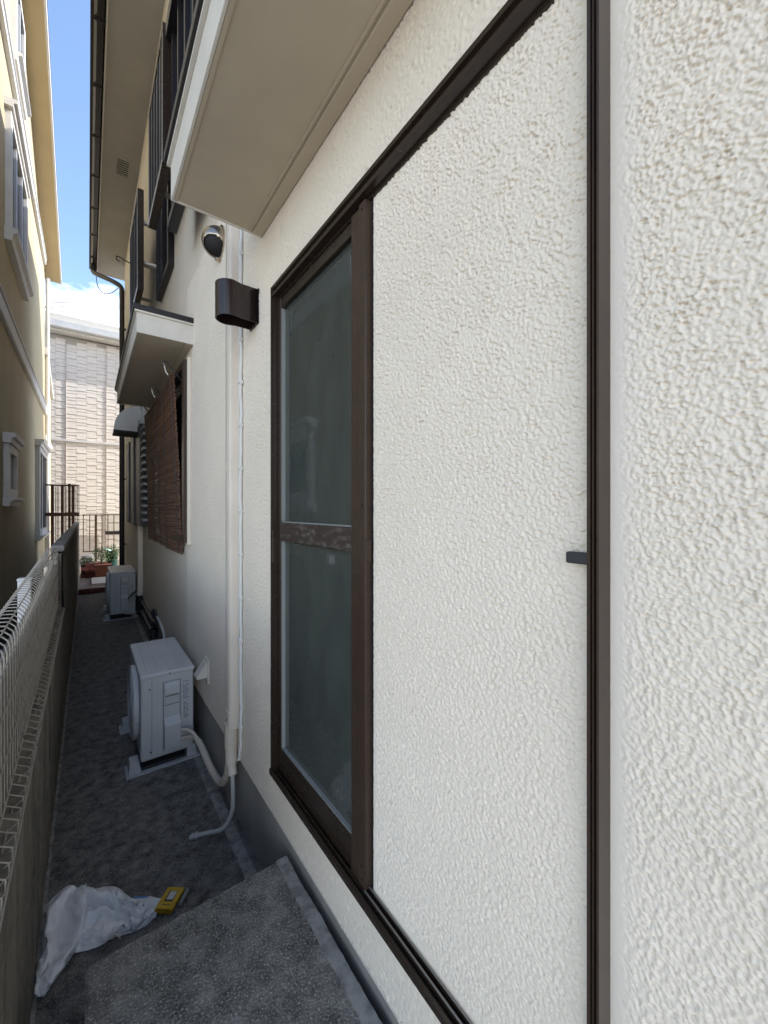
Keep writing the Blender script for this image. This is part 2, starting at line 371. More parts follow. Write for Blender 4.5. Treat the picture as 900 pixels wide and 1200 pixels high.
# dark shutters further along
ds = bpy.data.objects.new('slatted_shutter', None); col.objects.link(ds); ds.parent = house; ds.location = Vector((W, 6.6, 1.4)) - wloc(house)
for k in range(5):
    y = 5.75 + k * .42
    MB().box(.515 if k % 2 == 0 else .535, W - .001, y, y + .415, 1.40, 2.68, bev=.006).build('panel', 'dark_panel', ds)
for k in range(14):
    z = 1.47 + k * .085
    box('slat', 'ac_line', wn, .52, .565, 5.42, 5.70, z, z + .03)

# ------------------------------------------------------------------ sliding door and shutter box
FX = .575
Y0, Y1, Z0, Z1 = .266, 1.516, .580, 2.480
dr = bpy.data.objects.new('sliding_door', None); col.objects.link(dr); dr.parent = house; dr.location = Vector((W, .9, .57)) - wloc(house)
# head: stepped profile, extruded along the wall
hd = MB(); hd.prism([(FX, Z1), (FX, Z1 - .012), (FX + .008, Z1 - .014), (FX + .008, Z1 - .026), (FX + .001, Z1 - .028), (FX + .001, Z1 - .040), (FX + .022, Z1 - .042), (FX + .022, Z1 - .052), (.66, Z1 - .052), (.66, Z1)], 'y', Y0 + .002, Y1)
hd.build('door_head', 'bronze', dr)
# right jamb
jm = MB(); jm.prism([(FX, Y0), (FX, Y0 + .0035), (FX + .010, Y0 + .004), (FX + .010, Y0 + .0075), (FX + .001, Y0 + .008), (FX + .001, Y0 + .0095), (FX + .010, Y0 + .010), (FX + .010, Y0 + .0135), (FX + .004, Y0 + .014), (FX + .004, Y0 + .019), (.66, Y0 + .019), (.66, Y0)], 'z', Z0 + .002, Z1 - .001)
jm.build('door_jamb', 'bronze_light', dr)
# left jamb with grooves
jl = MB(); jl.prism([(FX, Y1), (FX, Y1 - .008), (FX + .012, Y1 - .010), (FX + .012, Y1 - .016), (FX + .004, Y1 - .017), (FX + .004, Y1 - .022), (.66, Y1 - .023), (.66, Y1)], 'z', Z0 + .002, Z1 - .001)
jl.build('door_jamb', 'bronze', dr)
# sill: stepped tracks
sp = [(FX - .006, Z0 - .004), (FX - .006, Z0 + .012), (FX - .001, Z0 + .018), (FX + .0015, Z0 + .004), (FX + .0085, Z0 + .006), (FX + .009, Z0 + .024), (FX + .012, Z0 + .024), (FX + .0125, Z0 + .008), (FX + .0195, Z0 + .010), (FX + .020, Z0 + .032), (FX + .023, Z0 + .032), (FX + .0235, Z0 + .016), (.66, Z0 + .018), (.66, Z0 - .004)]
MB().prism(sp, 'y', Y0 + .001, Y1 - .001).build('door_sill', 'bronze', dr)
rlz = MB()
rlz.tube([(FX + .0105, Y0 + .021, Z0 + .0245), (FX + .0105, .87, Z0 + .0245)], .0026, 6)
rlz.tube([(FX + .0215, Y0 + .021, Z0 + .0325), (FX + .0215, .87, Z0 + .0325)], .0026, 6)
rlz.build('track_rail', 'rail_steel', dr)
# the glazed sash
SX = .594
sash = bpy.data.objects.new('glazed_sash', None); col.objects.link(sash); sash.parent = house; sash.location = Vector((SX, 1.2, .6)) - wloc(house)
sy0, sy1 = .905, 1.492
MB().box(SX, SX + .03, sy1 - .030, sy1, Z0 + .019, Z1 - .055, bev=.003).build('stile', 'bronze', sash)
MB().box(SX - .006, SX + .03, .895, .942, Z0 + .019, Z1 - .055, bev=.003).build('stile', 'bronze_light', sash)
MB().box(SX + .002, SX + .03, .942, sy1 - .030, Z1 - .095, Z1 - .057, bev=.003).build('top_rail', 'bronze', sash)
MB().box(SX + .001, SX + .03, .942, sy1 - .030, Z0 + .020, Z0 + .106, bev=.003).build('bottom_rail', 'bronze', sash)
MB().box(SX - .002, SX + .03, .9422, sy1 - .0302, 1.490, 1.560, bev=.003).build('middle_rail', 'bronze_dusty', sash)
MB().box(SX + .018, SX + .026, .942, sy1 - .030, 1.560, Z1 - .095).build('pane', 'pane_green', sash)
MB().box(SX + .018, SX + .026, .942, sy1 - .030, Z0 + .106, 1.490).build('pane', 'pane_green', sash)
gk = MB()
for a, b in ((1.5602, 1.5642), (Z0 + .1062, Z0 + .1102)): gk.box(SX + .006, SX + .018, .943, sy1 - .031, a, b)
gk.box(SX + .004, SX + .018, sy1 - .0345, sy1 - .0303, Z0 + .111, 1.489); gk.box(SX + .004, SX + .018, sy1 - .0345, sy1 - .0303, 1.565, Z1 - .096)
gk.build('gasket', 'gasket', sash)
MB().box(FX + .0005, FX + .011, Y1 - .0215, Y1 - .0095, 1.40, 1.53, bev=.002).build('latch_plate', 'bronze_light', sash)
MB().box(SX - .010, SX - .0058, .897, .93, 1.43, 1.585, bev=.0015).build('lock_plate', 'bronze_light', sash)
MB().box(.584, .598, .856, .8640, 1.475, 1.53, bev=.001).build('catch', 'bronze_light', sash)
# shutter box: closing stile, dark gap and stuccoed cover
sbx = bpy.data.objects.new('shutter_box', None); col.objects.link(sbx); sbx.parent = house; sbx.location = Vector((W, .55, .6)) - wloc(house)
MB().box(.582, .640, .862, .8945, Z0 + .03, Z1 - .054, bev=.003).build('closing_stile', 'bronze_light', sbx)
MB().box(.602, .645, .852, .8619, Z0 + .03, Z1 - .054).build('gap_strip', 'black_gap', sbx)  # solid black strip: the shade of the gap, put in as colour
lst = []
def fp(y, z): return np.minimum(np.clip((.853 - y) / .018, .1, 1), np.clip((z - .618) / .02, .1, 1))
stucco(lst, .602, .284, .853, Z0 + .030, Z1 - .04, .0018, .00132, 51, fp)
grids('stucco_panel', 'stucco', sbx, lst)
MB().box(.612, .66, .286, .851, Z0 + .025, Z1 - .05).build('backing', 'trim_white', sbx)
MB().box(.5975, .6035, .29, .852, Z0 + .028, Z0 + .0335, bev=.001).build('caulk_strip', 'caulk', sbx)
# shutter pull tab
MB().box(.580, .592, .282, .318, 1.529, 1.5465, bev=.003).build('pull_tab', 'ac_dark', sbx)
bolts = [(.878, Z0 + .085), (.878, Z0 + .05), (.878, Z1 - .075), (.878, 1.62)]
for y, z in bolts:
    MB().tube([(.5805, y, z), (.5825, y, z)], .0035, 8).build('screw', 'black_gap', sbx)

# ------------------------------------------------------------------ step and mortar
st = thing('door_step', 'dark speckled concrete step below the brown sliding door', 'step', (.3, .6, 0))
bm = bmesh.new(); bmesh.ops.create_cube(bm, size=1)
sx = (-.006, .575); syy = (-.45, 1.425)
for v in bm.verts: v.co = Vector(((sx[0] + sx[1]) / 2 + v.co.x * (sx[1] - sx[0]), (syy[0] + syy[1]) / 2 + v.co.y * (syy[1] - syy[0]), .15 + v.co.z * .3))
bmesh.ops.bevel(bm, geom=bm.edges[:], offset=.006, segments=2, affect='EDGES'); bmesh.ops.subdivide_edges(bm, edges=[e for e in bm.edges if e.calc_length() > .2], cuts=24, use_grid_fill=True)
rng = np.random.default_rng(5)
for v in bm.verts: v.co += Vector(rng.standard_normal(3) * .0004)
me = bpy.data.meshes.new('block'); bm.to_mesh(me); bm.free(); me.transform(Matrix.Translation(-st.location)); me.materials.append(M['step_concrete'])
o = bpy.data.objects.new('block', me); col.objects.link(o); o.parent = st
def ragged(name, m, parent, x0, x1, y0, y1, z, h, seed, n=60):
    rg = random.Random(seed); mb = MB(); vs = []
    a = b = 0
    for k in range(n + 1):
        a = .8 * a + rg.uniform(-.0011, .0011); b = .8 * b + rg.uniform(-.0010, .0010); y = y0 + (y1 - y0) * k / n
        vs += [(x0 + a, y, z - .01), (x0 + a, y, z + h), (x1 + b, y, z + h), (x1 + b, y, z - .01)]
    fs = [(i * 4 + j, i * 4 + j + 1, i * 4 + 5 + j, i * 4 + 4 + j) for i in range(n) for j in range(3)]
    mb.add(vs, fs, False); return mb.build(name, m, parent)
ragged('mortar_fillet', 'mortar', st, .560, .600, -.45, 1.424, .2975, .004, 2, 260)
o = ragged('mortar_strip', 'mortar', None, .548, .600, 1.44, 9.4, -.001, .004, 3, 900); o['kind'] = 'structure'
o = ragged('mortar_strip', 'mortar', None, -.15, -.134, 1.2, 9.4, -.003, .005, 4, 700); o['kind'] = 'structure'

# ------------------------------------------------------------------ wall fittings
# black range-hood vent
v1 = thing('range_vent', 'glossy dark brown hooded vent on the wall beside the sliding door', 'vent', (W, 1.85, 2.5))
zb, zt = 2.442, 2.592
prof = []
cx_, cy_, rr = .497, 1.80, .058
for k in range(13):
    a = math.pi * (k / 12.0) + math.pi / 2
    prof.append((cx_ + rr * math.cos(a) * 1.0, cy_ + rr * math.sin(a)))
prof = [(W - .004, cy_ + .046), (.535, cy_ + .046), (.525, cy_ + .050)] + prof + [(.525, cy_ - .050), (.535, cy_ - .046), (W - .004, cy_ - .046)]
outer = prof; n = len(prof); cxx = .53
inner = [(cxx + (x - cxx) * .95, cy_ + (y - cy_) * .93) for x, y in prof]
mb = MB()
vs = [(x, y, zb) for x, y in outer] + [(x, y, zt) for x, y in outer] + [(x, y, zb) for x, y in inner] + [(x, y, zt - .012) for x, y in inner]
mb.add(vs, [(k, (k + 1) % n, n + (k + 1) % n, n + k) for k in range(n)], True)
mb.add(vs, [tuple(range(n, 2 * n))]); mb.add(vs, [(k, (k + 1) % n, 2 * n + (k + 1) % n, 2 * n + k) for k in range(n)])
mb.add(vs, [(2 * n + k, 2 * n + (k + 1) % n, 3 * n + (k + 1) % n, 3 * n + k) for k in range(n)], True); mb.add(vs, [tuple(range(3 * n, 4 * n))])
mb.build('hood', 'vent_brown', v1)
MB().box(W - .004, W + .004, 1.744, 1.86, 2.438, 2.595, bev=.003).build('wall_flange', 'vent_brown', v1)
# stainless round vent
v2 = thing('dome_vent', 'small stainless steel dome vent above the pipe cover', 'vent', (W, 2.38, 3.14))
def dome(c, r, mouth, parent):
    mb = MB(); vs = []; fs = []; nu, nv = 56, 30
    for j in range(nv + 1):
        th = math.pi * .5 * j / nv
        for i in range(nu):
            ph = 2 * math.pi * i / nu
            vs.append((c[0] - r * 1.15 * math.sin(th), c[1] + r * math.cos(th) * math.cos(ph), c[2] + r * math.cos(th) * math.sin(ph)))
    for j in range(nv):
        for i in range(nu):
            q = (j * nu + i, j * nu + (i + 1) % nu, (j + 1) * nu + (i + 1) % nu, (j + 1) * nu + i)
            m = Vector((0, 0, 0))
            for k in q: m += Vector(vs[k])
            m /= 4; d = (m - Vector(c)).normalized()
            if d.dot(Vector((-.52, -.50, -.69))) > mouth: continue
            fs.append(q)
    mb.add(vs, fs, True); o = mb.build('dome', 'steel', parent)
    s = o.modifiers.new('solid', 'SOLIDIFY'); s.thickness = .003
    return o
dome((W - .006, 2.38, 3.13), .085, .76, v2)
q_ = dome((W - .006, 2.38, 3.13), .078, 2.0, v2); q_.name = 'mouth_shade'; q_.data.materials[0] = M['black_gap']  # added black inner dome: the shade inside the mouth, put in as colour
MB().tube([(W - .008, 2.38, 3.13), (W, 2.38, 3.13)], .094, 24).build('flange', 'steel', v2)
MB().tube([(W - .002, 2.38, 3.13), (W + .004, 2.38, 3.13)], .08, 20).build('mouth', 'black_gap', v2)
MB().box(W - .03, W - .006, 2.37, 2.39, 3.028, 3.043, bev=.003).build('clip', 'steel', v2)
# air-conditioner line cover (slim duct)
dc = thing('pipe_cover', 'tall off-white plastic pipe cover running down the stucco wall', 'pipe cover', (.58, 2.0, .42))
cov = MB(); pf = [(W - .002, 2.028), (.572, 2.036), (.564, 2.043), (.560, 2.066), (.560, 2.080), (.564, 2.106), (.572, 2.113), (W - .002, 2.113)]
cov.prism(pf, 'z', .54, 6.5, sm=False); cv = cov.build('cover', 'duct', dc)
MB().prism([(x - .0035 if x < .6 else x, y + (.0035 if y > 2.07 else -.0035)) for x, y in pf], 'z', .515, .60).build('end_collar', 'duct', dc)
MB().prism([(x - .002 if x < .6 else x, y + (.002 if y > 2.07 else -.002)) for x, y in pf], 'z', 1.80, 1.845).build('joint_collar', 'duct', dc)
MB().tube([(.562, 2.06, .56), (.5545, 2.059, .56)], .006, 8).build('screw', 'ac_line', dc)
MB().tube(smooth([(.582, 2.07, .53), (.580, 2.068, .40), (.578, 2.05, .33), (.576, 2.03, .29)]), [.033] * 5 + [.029] * 5 + [.022] * 6, 12).build('wrapped_pipes', 'tape_wrap', dc)
MB().box(.5588, .5605, 2.082, 2.0865, .60, 6.5).build('seam', 'ac_line', dc)
# white cable with ties
cb = thing('white_cable', 'thin white cable tied beside the pipe cover', 'cable', (W, 1.95, .4))
rg = random.Random(9); pts = []
z = 6.4
while z > .42:
    pts.append((W - .010 + rg.uniform(-.002, .002), 1.975 + rg.uniform(-.0045, .0045), z)); z -= .045
pts += [(W - .012, 1.985, .40), (W - .014, 2.00, .375)]
MB().tube(pts, .0085, 6).build('sheath', 'string', cb)
for k in range(12): MB().tube([(W - .012, 1.960, .55 + k * .21), (W - .012, 1.99, .552 + k * .21)], .0105, 6).build('tie', 'string', cb)
# drain hose
dh = thing('drain_hose', 'grey drain hose curling from the pipe cover onto the path', 'hose', (.5, 2.1, 0))
hp = [(.577, 2.04, .32), (.576, 2.025, .22), (.572, 2.015, .14), (.555, 2.02, .08), (.52, 2.03, .045), (.47, 2.075, .025), (.425, 2.10, .017), (.395, 2.112, .015)]
MB().tube(smooth(hp), .0105, 10).build('hose', 'hose', dh)
MB().tube([(.432, 2.098, .017), (.418, 2.104, .016)], .0165, 10).build('hose_end', 'hose', dh)
MB().tube([(.412, 2.106, .016), (.404, 2.109, .016)], .0155, 10).build('hose_end', 'hose', dh)
# small triangular vent cap low on the wall
v3 = thing('wall_vent_cap', 'small beige wedge vent cap low on the wall behind the larger air conditioner', 'vent', (W, 2.65, .6))
MB().prism([(W - .012, .655), (W - .07, .565), (W - .07, .553), (W - .012, .553)], 'y', 2.66, 2.74).build('cap', 'trim_white', v3)
MB().box(W - .012, W + .004, 2.645, 2.755, .515, .665, bev=.004).build('plate', 'trim_white', v3)
MB().box(W - .06, W - .0125, 2.672, 2.728, .546, .5525).build('opening', 'black_gap', v3)
# white hood vent further along
v4 = thing('white_range_hood', 'white quarter-round exhaust hood under the far window box', 'vent', (W, 6.3, 2.6))
pf = [(W - .001, 2.62), (.27, 2.62), (.272, 2.68), (.285, 2.76), (.32, 2.83), (.37, 2.885), (.43, 2.925), (.50, 2.945), (W - .001, 2.95)]
MB().prism(pf, 'y', 6.05, 6.42).build('hood', 'ac_body', v4)
MB().prism([(.56, 2.665), (.315, 2.665), (.325, 2.74), (.36, 2.80), (.42, 2.86), (.50, 2.895), (.56, 2.90)], 'y', 6.042, 6.05).build('side_panel', 'ac_body', v4)
MB().box(.262, W - .001, 6.04, 6.43, 2.595, 2.6195).build('opening', 'black_gap', v4)
MB().box(.52, W - .001, 5.93, 6.04, 2.70, 2.76, bev=.006).build('bracket', 'ac_body', v4)
# downpipe at the far corner
dp = thing('downpipe', 'thin dark downpipe at the far corner of the cream house', 'downpipe', (.52, 9.5, 0))
MB().tube(smooth([(.09, 10.12, 6.54), (.12, 10.0, 6.42), (.40, 9.62, 6.18), (.53, 9.5, 6.05), (.545, 9.48, 5.9)]) + [(.545, 9.48, .05)], .045, 10).build('pipe', 'dark_bronze', dp)
for z in (5.2, 3.9, 2.2, .9): MB().box(.50, W, 9.455, 9.505, z, z + .03).build('bracket', 'dark_bronze', dp)
ant = thing('wire_loop', 'thin dark wire loop hanging under the far end of the eaves', 'wire', (.3, 10.3, 6.4))
MB().tube(smooth([(.14, 10.3, 6.50), (.17, 10.25, 6.28), (.27, 10.2, 6.15), (.40, 10.1, 6.16), (.5, 9.9, 6.2)]), .008, 5).build('wire', 'cord', ant)
hk = thing('clothes_hook', 'small dark hook bracket near the far shutter', 'hook', (.4, 5.7, 4.55))
MB().tube([(.45, 5.64, 4.55), (.30, 5.64, 4.60), (.27, 5.64, 4.60), (.27, 5.64, 4.56), (.30, 5.64, 4.55)], .008, 5).build('rod', 'cord', hk)
# far duct going down by the second air conditioner
d2 = thing('pipe_cover', 'grey pipe cover on the wall behind the farther air conditioner', 'pipe cover', (.57, 6.3, .5))
MB().box(.545, W - .001, 6.36, 6.44, .47, 1.39, bev=.01).build('cover', 'duct', d2)
MB().box(.54, W - .001, 6.35, 6.45, .43, .47, bev=.006).build('end_collar', 'duct', d2)
MB().tube([(.575, 6.40, .44), (.575, 6.40, .24), (.57, 6.5, .16)], .03, 10).build('wrapped_pipes', 'black_pipe', d2)

# ------------------------------------------------------------------ bamboo blind
bl = thing('bamboo_blind', 'brown woven bamboo blind hanging over the ground floor window', 'blind', (.55, 4.3, 2.6))
rg = random.Random(3)
nrow = 120
def bx(t, s):   # t 0 top..1 bottom ; s 0 near..1 far
    return .525 + .055 * min(1, t * 1.9) ** .8 - .02 * math.sin(t * 3.0) - .012 * s + .01 * math.sin(s * 9 + t * 2) * t
mbs = [MB(), MB()]
for k in range(nrow):
    t = k / (nrow - 1); z = 2.665 - t * 1.40
    off = rg.uniform(-.012, .012); ya = 3.40 + off + .02 * t; yb = 5.22 + rg.uniform(-.03, .03); pts = []
    for j in range(9):
        s = j / 8; sag = -.03 * math.sin(s * 3.14) * (1 - t) + rg.uniform(-.0025, .0025) + (.02 * s if t > .9 else 0)
        pts.append((bx(t, s) + rg.uniform(-.002, .002), ya + (yb - ya) * s, z + sag))
    mbs[0 if rg.random() < .7 else 1].tube(pts, rg.uniform(.0048, .0072), 5)
mbs[0].build('bamboo_strips', 'bamboo', bl, kind='stuff'); mbs[1].build('bamboo_strips', 'bamboo_light', bl, kind='stuff')
for s in (.04, .28, .52, .76, .96):
    MB().tube([(bx(t / 20, s) - .008, 3.445 + 1.77 * s, 2.67 - 1.41 * t / 20 - .03 * math.sin(s * 3.14) * (1 - t / 20)) for t in range(21)], .003, 5).build('cord', 'cord', bl)
for s in (.02, .45, .95):
    y = 3.445 + 1.77 * s
    MB().tube([(W - .01, y, 2.62), (.50, y, 2.75), (.475, y, 2.76), (.47, y, 2.72)], .006, 6).build('hook', 'cord', bl)
    MB().tube([(.47, y, 2.74), (.485, y, 2.68), (.50, y, 2.655)], .006, 5).build('tie', 'string', bl)

# ------------------------------------------------------------------ air conditioner units
def tri_text(): pass
def ac_unit(x0, x1, y0, y1, z0, z1, label, style):
    t = thing('air_conditioner', label, 'air conditioner', ((x0 + x1) / 2, (y0 + y1) / 2, 0), 'outdoor units along the wall')
    b = MB().box(x0, x1, y0, y1, z0, z1 - .022, bev=.012).build('casing', 'ac_body', t)
    MB().box(x0 - .004, x1 + .004, y0 - .005, y1 + .005, z1 - .03, z1, bev=.008).build('lid', 'ac_body', t)
    for k in range(4):
        x = x0 + (x1 - x0) * (.14 + .2 * k)
        MB().box(x - .0035, x + .0035, y0 + .03, y1 - .03, z1 - .003, z1 + .0035, bev=.0015).build('lid_rib', 'ac_body', t)
    fg = bpy.data.objects.new('fan_grille', None); col.objects.link(fg); fg.parent = t
    yc, zc, rad = y0 + (y1 - y0) * .42, (z0 + z1) / 2, (z1 - z0) * .44
    fg.location = Vector((x0, yc, zc)) - t.location
    q = [(yc + rad * math.cos(a), zc + rad * math.sin(a)) for a in [k * math.pi / 16 for k in range(32)]]
    MB().prism(q, 'x', x0 - .028, x0 - .001).build('shroud', 'ac_body', fg)
    mb = MB()
    for k in range(7):
        r = rad * (k + 1) / 7.6
        mb.tube([(x0 - .032, yc + r * math.cos(a), zc + r * math.sin(a)) for a in [j * math.pi / 12 for j in range(25)]], .003, 4, cap=False)
    mb.build('grille_rings', 'ac_foot', fg)
    # seams of the side panel
    w_ = x1 - x0; sx = x0 + w_ * .20
    MB().box(sx - .0012, sx + .0012, y0 - .0016, y0 + .004, z0 + .02, z1 - .032).build('seam', 'ac_line', t)
    for (x, z) in ((x0 + w_ * .16, z1 - .09), (x0 + w_ * .18, z0 + .05), (x0 + w_ * .53, z1 - .016)):
        MB().tube([(x, y0 - .0075, z), (x, y0 + .002, z)], .0042, 8).build('screw', 'ac_dark', t)
    # valve cover
    vc = bpy.data.objects.new('valve_cover', None); col.objects.link(vc); vc.parent = t; vc.location = Vector((x0 + w_ * .58, y0, z0 + .2)) - t.location
    a, c = x0 + w_ * .42, x0 + w_ * .72; hh = z1 - z0
    MB().box(a - .006, c + .006, y0 - .003, y0 + .003, z0 + hh * .08, z1 - hh * .12, bev=.002).build('recess_rim', 'ac_line', vc)
    MB().box(a, c, y0 - .006, y0, z0 + hh * .40, z1 - hh * .13, bev=.003).build('plate', 'ac_body', vc)
    MB().prism([(y0 - .004, z1 - hh * .15), (y0 - .030, z1 - hh * .18), (y0 - .034, z1 - hh * .255), (y0 - .012, z1 - hh * .27), (y0 - .004, z1 - hh * .27)], 'x', a + .004, c - .004).build('handle', 'ac_body', vc)
    MB().box(a + .006, c - .006, y0 - .0075, y0 - .004, z1 - hh * .305, z1 - hh * .29).build('slot', 'ac_line', vc)
    MB().box(a + .002, c - .002, y0 - .0085, y0 - .005, z1 - hh * .40, z1 - hh * .396).build('slot', 'ac_dark', vc)
    MB().prism([(y0 - .004, z0 + hh * .46), (y0 - .012, z0 + hh * .45), (y0 - .045, z0 + hh * .38), (y0 - .045, z0 + hh * .10), (y0 - .03, z0 + hh * .09), (y0 - .002, z0 + hh * .09)], 'x', a, c).build('pipe_cap', 'ac_body', vc)
    # feet: two moulded blocks
    for y in (y0 + .02, y1 - .12):
        fo = MB(); xa, xb = x0 - .075, x1 + .03
        fo.box(xa, xb, y - .05, y + .09, 0, .012)
        def wedge(xc0, xc1): fo.add([(xc0, y - .035, .011), (xc1, y - .035, .011), (xc1, y + .075, .011), (xc0, y + .075, .011), (xc0 + .008, y - .022, .075), (xc1 - .008, y - .022, .075), (xc1 - .008, y + .062, .075), (xc0 + .008, y + .062, .075)], [(0, 3, 2, 1), (4, 5, 6, 7), (0, 1, 5, 4), (1, 2, 6, 5), (2, 3, 7, 6), (3, 0, 4, 7)])
        wedge(xa + .012, xa + .075); wedge(xb - .075, xb - .012)
        fo.build('foot', 'ac_foot', t)
        MB().box(xa + .08, xb - .08, y - .022, y + .055, .0125, .03).build('foot_rib', 'ac_dark', t)
        MB().box(x0 + .01, x1 - .01, y, y + .035, .048, z0 + .004).build('base_rail', 'ac_dark', t)
    return t
def strokes(parent, x0, x1, y, z0, z1, m, seed, n):
    rg = random.Random(seed); mb = MB(); z = z1
    for k in range(n):
        h = (z1 - z0) / n; zz = z1 - k * h; x = x0
        for q in range(3):
            wd = (x1 - x0) / 3
            if rg.random() < .8: mb.box(x, x + wd * rg.uniform(.3, .85), y - .0012, y, zz - h * rg.uniform(.35, .75), zz - h * .15)
            if rg.random() < .6: mb.box(x + wd * .35, x + wd * .5, y - .0013, y, zz - h * .85, zz - h * .1)
            x += wd
    mb.build('printed_label', m, parent)
a1 = ac_unit(.258, .556, 2.83, 3.56, .058, .588, 'near light grey air conditioner unit standing on the dark path', 0)
strokes(a1, .493, .528, 2.829, .385, .505, 'print_blue', 4, 9)
strokes(a1, .496, .526, 2.829, .26, .365, 'print_dark', 5, 9)
p1 = thing('refrigerant_pipes', 'cream wrapped pipes looping from the near air conditioner to the wall', 'pipes', (.55, 2.6, .1))
MB().tube(smooth([(.472, 2.80, .205), (.50, 2.765, .215), (.53, 2.72, .205), (.545, 2.67, .18)]), .011, 8).build('pipe', 'tape_wrap', p1)
MB().tube(smooth([(.472, 2.80, .150), (.505, 2.765, .165), (.535, 2.72, .175), (.545, 2.67, .175)]), .011, 8).build('pipe', 'tape_wrap', p1)
MB().tube(smooth([(.543, 2.69, .182), (.555, 2.60, .165), (.572, 2.42, .11), (.580, 2.25, .13), (.582, 2.14, .24), (.582, 2.09, .36)]), [.015] * 3 + [.019] * 18 + [.020] * 5, 10).build('wrapped_bundle', 'tape_wrap', p1)
a2 = ac_unit(.255, .572, 6.98, 7.82, .075, .69, 'farther grey air conditioner unit at the end of the path', 1)
strokes(a2, .52, .545, 6.979, .40, .50, 'print_dark', 6, 7)
p2 = thing('refrigerant_pipes', 'thin cream and black pipes beside the farther air conditioner', 'pipes', (.55, 6.8, .2))
MB().tube(smooth([(.47, 6.95, .24), (.50, 6.90, .30), (.55, 6.75, .38), (.575, 6.5, .42)]), .011, 7).build('pipe', 'tape_wrap', p2)
MB().tube(smooth([(.47, 6.95, .28), (.50, 6.90, .34), (.55, 6.75, .42), (.575, 6.5, .44)]), .011, 7).build('pipe', 'black_pipe', p2)
MB().tube(smooth([(.44, 6.9, .10), (.52, 6.8, .10), (.565, 6.6, .14), (.575, 6.45, .3)]), .02, 8).build('pipe', 'hose', p2)
# drain pipes and junction block along the wall foot
p3 = thing('black_drain_pipes', 'black drain pipes along the wall foot between the air conditioners', 'pipes', (.57, 5, 0))
MB().tube([(.585, 6.3, .36), (.585, 5.0, .36)], .018, 8).build('pipe', 'black_pipe', p3)
MB().tube([(.575, 5.0, .30), (.575, 5.0, .02)], .035, 10).build('pipe', 'black_pipe', p3)
MB().tube([(.575, 6.2, .25), (.575, 5.05, .25)], .022, 8).build('pipe', 'black_pipe', p3)
for z in (.14, .26): MB().tube([(.575, 5.0, z), (.575, 5.0, z + .04)], .043, 10).build('coupling', 'black_pipe', p3)
MB().tube(smooth([(.59, 5.05, .28), (.59, 5.2, .44), (.59, 5.0, .50), (.59, 4.8, .40)]), .014, 8).build('elbow', 'black_pipe', p3)
p4 = thing('white_conduit', 'bent thin white conduit on the wall foot beyond the near air conditioner', 'conduit', (.6, 4.6, .4))
MB().tube(smooth([(.598, 5.0, .46), (.598, 4.85, .45), (.598, 4.52, .42), (.598, 4.42, .38), (.598, 4.38, .28), (.598, 4.2, .22), (.598, 4.05, .20)]), .011, 7).build('tube', 'string', p4)
cbk = thing('concrete_block', 'grey concrete block against the wall foot behind the near air conditioner', 'block', (.57, 4.4, 0))
MB().box(.545, .622, 4.05, 4.95, -.005, .20, bev=.008).build('block', 'foundation', cbk)

# ------------------------------------------------------------------ left boundary: block wall and mesh fence
bw = thing('boundary_wall', 'low weathered dark concrete wall along the left of the path', 'wall', (-.2, 2, 0))
ymesh = 3.85
def rough_wall(name, m, parent, x0, x1, y0, y1, z0, z1, seed, res=.035, shear=0):
    rg = np.random.default_rng(seed); mb = MB(); ny = int((y1 - y0) / res); nz = int((z1 - z0) / res)
    vs = []; 
    for j in range(nz + 1):
        for i in range(ny + 1):
            z = z0 + (z1 - z0) * j / nz; e = .006 if j == nz else .002
            yq = y0 + (y1 - y0) * i / ny; vs.append((x1 + rg.standard_normal() * .002 - (abs(rg.standard_normal()) * .006 if j == nz else 0), yq, z + rg.standard_normal() * e - shear * (2.8 - yq) * j / nz))
    base = len(vs)
    fs = [(j * (ny + 1) + i, j * (ny + 1) + i + 1, (j + 1) * (ny + 1) + i + 1, (j + 1) * (ny + 1) + i) for j in range(nz) for i in range(ny)]
    for i in range(ny + 1): vs.append((x0, y0 + (y1 - y0) * i / ny, z1 + .002 - shear * (2.8 - (y0 + (y1 - y0) * i / ny))))
    fs += [(nz * (ny + 1) + i, nz * (ny + 1) + i + 1, base + i + 1, base + i) for i in range(ny)]
    mb.add(vs, fs, True); mb.box(x0, x1 - .01, y0 + .001, y1 - .001, z0, z1 - .012 - shear * 3.3)
    return mb.build(name, m, parent, fix=False)
rough_wall('lower_course', 'block_dark', bw, -.30, -.147, 1.0, ymesh, -.05, .80, 1, shear=.03)
rough_wall('tall_section', 'block_dark', bw, -.22, -.15, ymesh + .003, 10.6, -.05, 1.29, 2)
MB().box(-.225, -.142, ymesh + .003, 10.61, 1.291, 1.34, bev=.012).build('coping', 'block_cap', bw)
# roll-top mesh fence
fc = thing('mesh_fence', 'white roll-top wire mesh fence standing on the low left wall', 'fence', (-.2, 2, .8))
prof = [(-.175, .79), (-.145, .815), (-.145, .845), (-.178, .865), (-.178, 1.255), (-.183, 1.275), (-.20, 1.292), (-.225, 1.294), (-.246, 1.278), (-.250, 1.255)]
hz_rows = [(-.175, .795), (-.1435, .83), (-.178, .868), (-.178, .99), (-.178, 1.12), (-.178, 1.235), (-.200, 1.292), (-.246, 1.27)]
def mesh_panel(y0, y1):
    mb = MB(); y = y0 + .025
    while y < y1: mb.tube([(px, y, pz - .03 * (2.8 - y)) for px, pz in prof], .0023, 5, sm=True); y += .05
    for px, pz in hz_rows: mb.tube([(px + .003, y0, pz - .03 * (2.8 - y0)), (px + .003, y1, pz - .03 * (2.8 - y1))], .0024, 5)
    return mb.build('mesh_panel', 'mesh_paint', fc)
